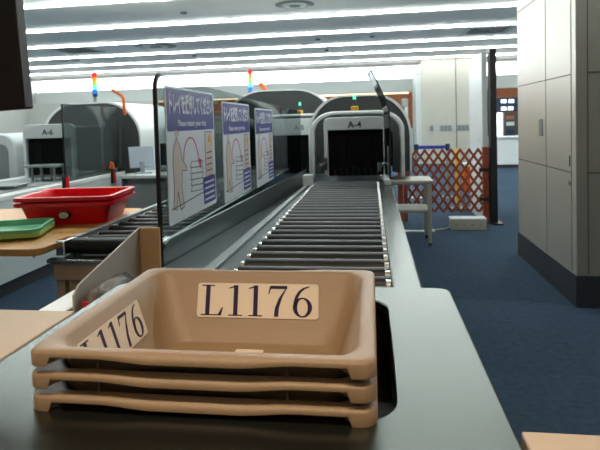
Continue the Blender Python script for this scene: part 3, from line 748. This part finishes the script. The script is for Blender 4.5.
MB().box((-.928, 1.147, .68), (-.845, 1.503, .70)).build('lid', 'hood_white', t, bevel=.004)

# ------------------------------------------------------------------ right side: table, fence, box, posts
t = thing('step_table', 'small white two-shelf table right of the conveyor end', 'table', (.36, 5.15, 0))
MB().box((.15, 4.95, .585), (.565, 5.35, .625)).build('table_top', 'cream_wall', t, bevel=.012, seg=3)
MB().box((.17, 4.97, .315), (.53, 5.33, .345)).build('shelf', 'cream_wall', t, bevel=.006)
for x in (.18, .525):
    for y in (4.98, 5.32):
        lg = MB().box((x-.018, y-.018, .03), (x+.018, y+.018, .584)).build('leg', 'cream_wall', t, bevel=.004)
        MB().cyl((x, y, 0), (x, y, .03), .014, 10).build('foot', 'dark', lg)

FY = 6.1
t = thing('lattice_fence', 'orange brown folding lattice fence across the aisle', 'fence', (.8, FY, 0))
for x0, x1 in ((.285, .345), (1.235, 1.295)):
    MB().box((x0, FY-.03, .02), (x1, FY+.03, .865)).build('post', 'fence', t, bevel=.004)
MB().box((.352, FY-.02, .02), (.395, FY+.02, .84)).build('inner_post', 'fence', t, bevel=.004)
X0, X1, Z0, Z1 = .40, 1.232, .125, .848
slope = 1.45; step = .0985; w = .0135
def clip_slat(c, sgn):
    # z = Z0 + sgn*slope*(x-c)
    pts = []
    xa = c; xb = c+sgn*(Z1-Z0)/slope
    lo, hi = min(xa, xb), max(xa, xb); lo = max(lo, X0); hi = min(hi, X1)
    if hi-lo < .02: return None
    return (lo, Z0+sgn*slope*(lo-c)), (hi, Z0+sgn*slope*(hi-c))
for sgn, yy in ((1, FY-.006), (-1, FY+.006)):
    k = -9
    while k < 20:
        s = clip_slat(X0+k*step, sgn); k += 1
        if s is None: continue
        (xa, za), (xb, zb) = s; d = Vector((xb-xa, zb-za)).normalized(); n = Vector((-d.y, d.x))*w
        MB().prism([(xa-n.x, za-n.y), (xb-n.x, zb-n.y), (xb+n.x, zb+n.y), (xa+n.x, za+n.y)], yy-.005, yy+.005, 'xz').build('slat', 'fence', t, smooth=False)
for z in (.61, .275):
    MB().box((1.19, FY-.045, z-.02), (1.304, FY-.031, z+.02)).build('hinge', 'black', t, bevel=.003)

t = thing('panel_stand', 'tall white panel edge with a black post right of the lattice fence', 'post', (1.31, 6.2, 0))
MB().prism([(1.305, .0185), (1.305, 1.955), (1.375, 1.96), (1.375, .0185)], 6.0, 6.12, 'xz').build('black_post', 'black', t, bevel=.004)
MB().box((1.245, 6.14, .0), (1.3045, 6.9, 1.93)).build('panel', 'white_panel', t, bevel=.004)
MB().box((1.305, 5.95, -.0), (1.42, 6.9, .018)).build('foot_plate', 'black', t)

t = thing('floor_box', 'low white power box on the carpet before the fence', 'box', (1.0, 5.75, 0))
MB().box((.815, 5.68, 0), (1.185, 5.82, .115)).build('body', 'cream_wall', t, bevel=.006)
MB().box((.812, 5.677, .1152), (1.188, 5.823, .13)).build('lid', 'hood_white', t, bevel=.006)
for k in range(4): MB().cyl((.87+k*.085, 5.679, .06), (.87+k*.085, 5.676, .06), .008, 10).build('socket_hole', 'vent', t)
tag(MB().tube([(.815, 5.74, .03), (.76, 5.72, .012), (.70, 5.70, .008), (.63, 5.66, .008), (.56, 5.66, .008)], .006, 8).build('power_cord', 'cordw'), 'thin white cord from the low power box', 'cord')
t = thing('cable_duct', 'flat white cable duct on the carpet under the step table', 'duct', (.45, 5.62, 0))
MB().box((.22, 5.60, 0), (.60, 5.65, .012)).build('cover', 'hood_white', t, bevel=.004)
MB().box((.60, 5.595, 0), (.64, 5.655, .02)).build('end_cap', 'hood_white', t, bevel=.004)

t = thing('belt_barrier', 'retractable blue belt barrier behind the lattice fence', 'barrier', (.9, 8, 0))
for x in (.66, 1.12):
    MB().cyl((x, 8, .02), (x, 8, .80), .028, 14).build('post', 'steel_dull', t)
    MB().cyl((x, 8, 0), (x, 8, .02), .14, 20).build('base', 'steel_dull', t)
    MB().cyl((x, 8, .72), (x, 8, .82), .034, 14).build('belt_head', 'navy', t)
MB().box((.694, 7.998, .745), (1.086, 8.002, .795)).build('belt', 'blue_belt', t)
t = thing('caution_stand', 'yellow stand with an orange basket behind the lattice fence', 'stand', (1.25, 7, 0))
MB().cyl((1.10, 7, .02), (1.10, 7, .80), .028, 12).build('pole', 'yellow', t)
MB().box((.98, 6.9, 0), (1.46, 7.1, .02)).build('base', 'machine_dark', t)
MB().box((1.16, 6.95, .22), (1.38, 7.05, .56)).build('basket', 'orange', t, bevel=.01)
MB().box((1.15, 6.94, .565), (1.40, 7.06, .61)).build('tray_top', 'hood_white', t, bevel=.006)
for x in (1.18, 1.36): MB().cyl((x, 7, .021), (x, 7, .22), .012, 10).build('leg', 'steel_dull', t)

# ------------------------------------------------------------------ background shops
t = thing('shop_counter', 'white low counter front seen in the gap beyond the fence', 'counter', (3.6, 12.8, 0))
MB().box((2.75, 12.6, .08), (5.2, 12.95, .70)).build('front', 'hood_white', t, bevel=.01)
MB().box((2.7, 12.55, .70), (5.25, 13.0, .74)).build('worktop', 'hood_white', t, bevel=.01)
MB().box((2.8, 12.64, 0), (5.15, 12.9, .079)).build('plinth', 'skirting', t)
t = thing('shop_board', 'dark navy sign board with lit white screens in the far gap', 'board', (3.7, 15.0, 1.35))
MB().box((3.15, 15.0, 1.34), (5.2, 15.1, 1.72)).build('board', 'navy', t, bevel=.004)
for x, z in ((3.62, 1.62), (3.82, 1.62), (3.62, 1.42), (3.80, 1.42), (4.1, 1.5)):
    MB().box((x-.07, 14.99, z-.05), (x+.07, 15.0, z+.05)).build('screen', 'screen', t)
for x in (3.2, 5.1): MB().cyl((x, 15.05, 0), (x, 15.05, 1.34), .03, 10).build('post', 'skirting', t)
t = thing('lit_cabinet', 'glowing white display cabinet below the navy board', 'cabinet', (3.4, 15.0, 0))
MB().box((3.26, 14.9, .02), (3.56, 14.98, 1.30)).build('lit_front', 'shoplight', t)
MB().box((3.22, 14.985, 0), (3.6, 15.0, 1.32)).build('back', 'white_panel', t)
t = thing('goods_rack', 'dark goods rack beside the glowing cabinet in the far gap', 'rack', (3.75, 15.0, 0))
MB().box((3.62, 14.9, 0), (4.1, 15.0, 1.28)).build('carcass', 'machine_dark', t)
for z, m in ((.75, 'navy'), (.95, 'white_panel'), (1.12, 'brown_wall')): MB().box((3.66, 14.86, z), (3.86, 14.899, z+.1)).build('goods', m, t)
t = thing('cove_lamp', 'long warm light line under the grey beam of the far wall', 'lamp', (-4.2, 15.75, 2.02))
MB().box((-10.6, 15.66, 1.965), (1.1, 15.84, 2.0)).build('tube', 'cove', t, smooth=False)
MB().box((-10.7, 15.64, 2.0), (1.2, 15.86, 2.02)).build('housing', 'beam', t, smooth=False)
for x0, x1, z0, z1, m, lab in ((-9.9, -9.45, 1.55, 2.1-.18, 'warmsign', 'glowing warm shop sign at far left above scanner A-6'), (-2.15, -1.2, 1.66, 1.76, 'shoplight', 'white lit shop sign left of scanner A-4'), (-3.4, -2.6, 1.45, 1.6, 'warmsign', 'amber lit shop sign above the farthest return sign')):
    t = thing('shop_sign', lab, 'sign', (x0, 16.25, z0), group='lit signs of the far shops')
    MB().box((x0, 16.2, z0), (x1, 16.25, z1)).build('face', m, t)
    MB().box((x0-.03, 16.25, z0-.03), (x1+.03, 16.298, z1+.03)).build('back_box', 'white_panel', t)
t = thing('white_post', 'slim white post before the brown wall right of scanner A-4', 'post', (.97, 14.8, 0))
MB().cyl((.97, 14.8, 0), (.97, 14.8, 1.75), .05, 14).build('shaft', 'hood_white', t)
MB().box((.85, 14.7, 1.55), (1.0, 14.9, 1.78)).build('head', 'steel_dull', t, bevel=.01)
t = thing('shop_wall', 'white shop wall panel right of scanner A-4, under the brown', 'panel', (.6, 15.4, 0))
MB().box((-.2, 15.35, 0), (1.19, 15.45, .95)).build('panel', 'white_panel', t)

# dark hanging display at the top left, seen from behind
t = thing('hanging_display', 'dark brown back of a display hanging at the top left corner', 'display', (-1.5, 1.62, 1.28))
Mx = Matrix.Translation((-1.147, 1.6, 1.272)) @ Matrix.Rotation(-.045, 4, 'Y')
MB().box((-.62, 0, 0), (0, .05, .42), Mx).build('casing', 'monitor_back', t, bevel=.006)
MB().box((-.34, .01, .42), (-.28, .04, 1.55), Mx).build('drop_rod', 'monitor_back', t)
MB().cyl((-1.36, 1.62, 2.785), (-1.36, 1.62, 2.8), .06, 16).build('ceiling_plate', 'monitor_back', t)

# ------------------------------------------------------------------ world and colour
w = bpy.data.worlds.new('room_world'); scene.world = w; w.use_nodes = True
w.node_tree.nodes['Background'].inputs[0].default_value = (.7, .8, .85, 1); w.node_tree.nodes['Background'].inputs[1].default_value = .12
vs = scene.view_settings; vs.view_transform = 'Standard'; vs.look = 'None'; vs.gamma = 1; vs.exposure = 0; vs.use_curve_mapping = False
cy = scene.cycles
cy.use_denoising = True; cy.max_bounces = 8; cy.transparent_max_bounces = 16; cy.caustics_reflective = False; cy.caustics_refractive = False
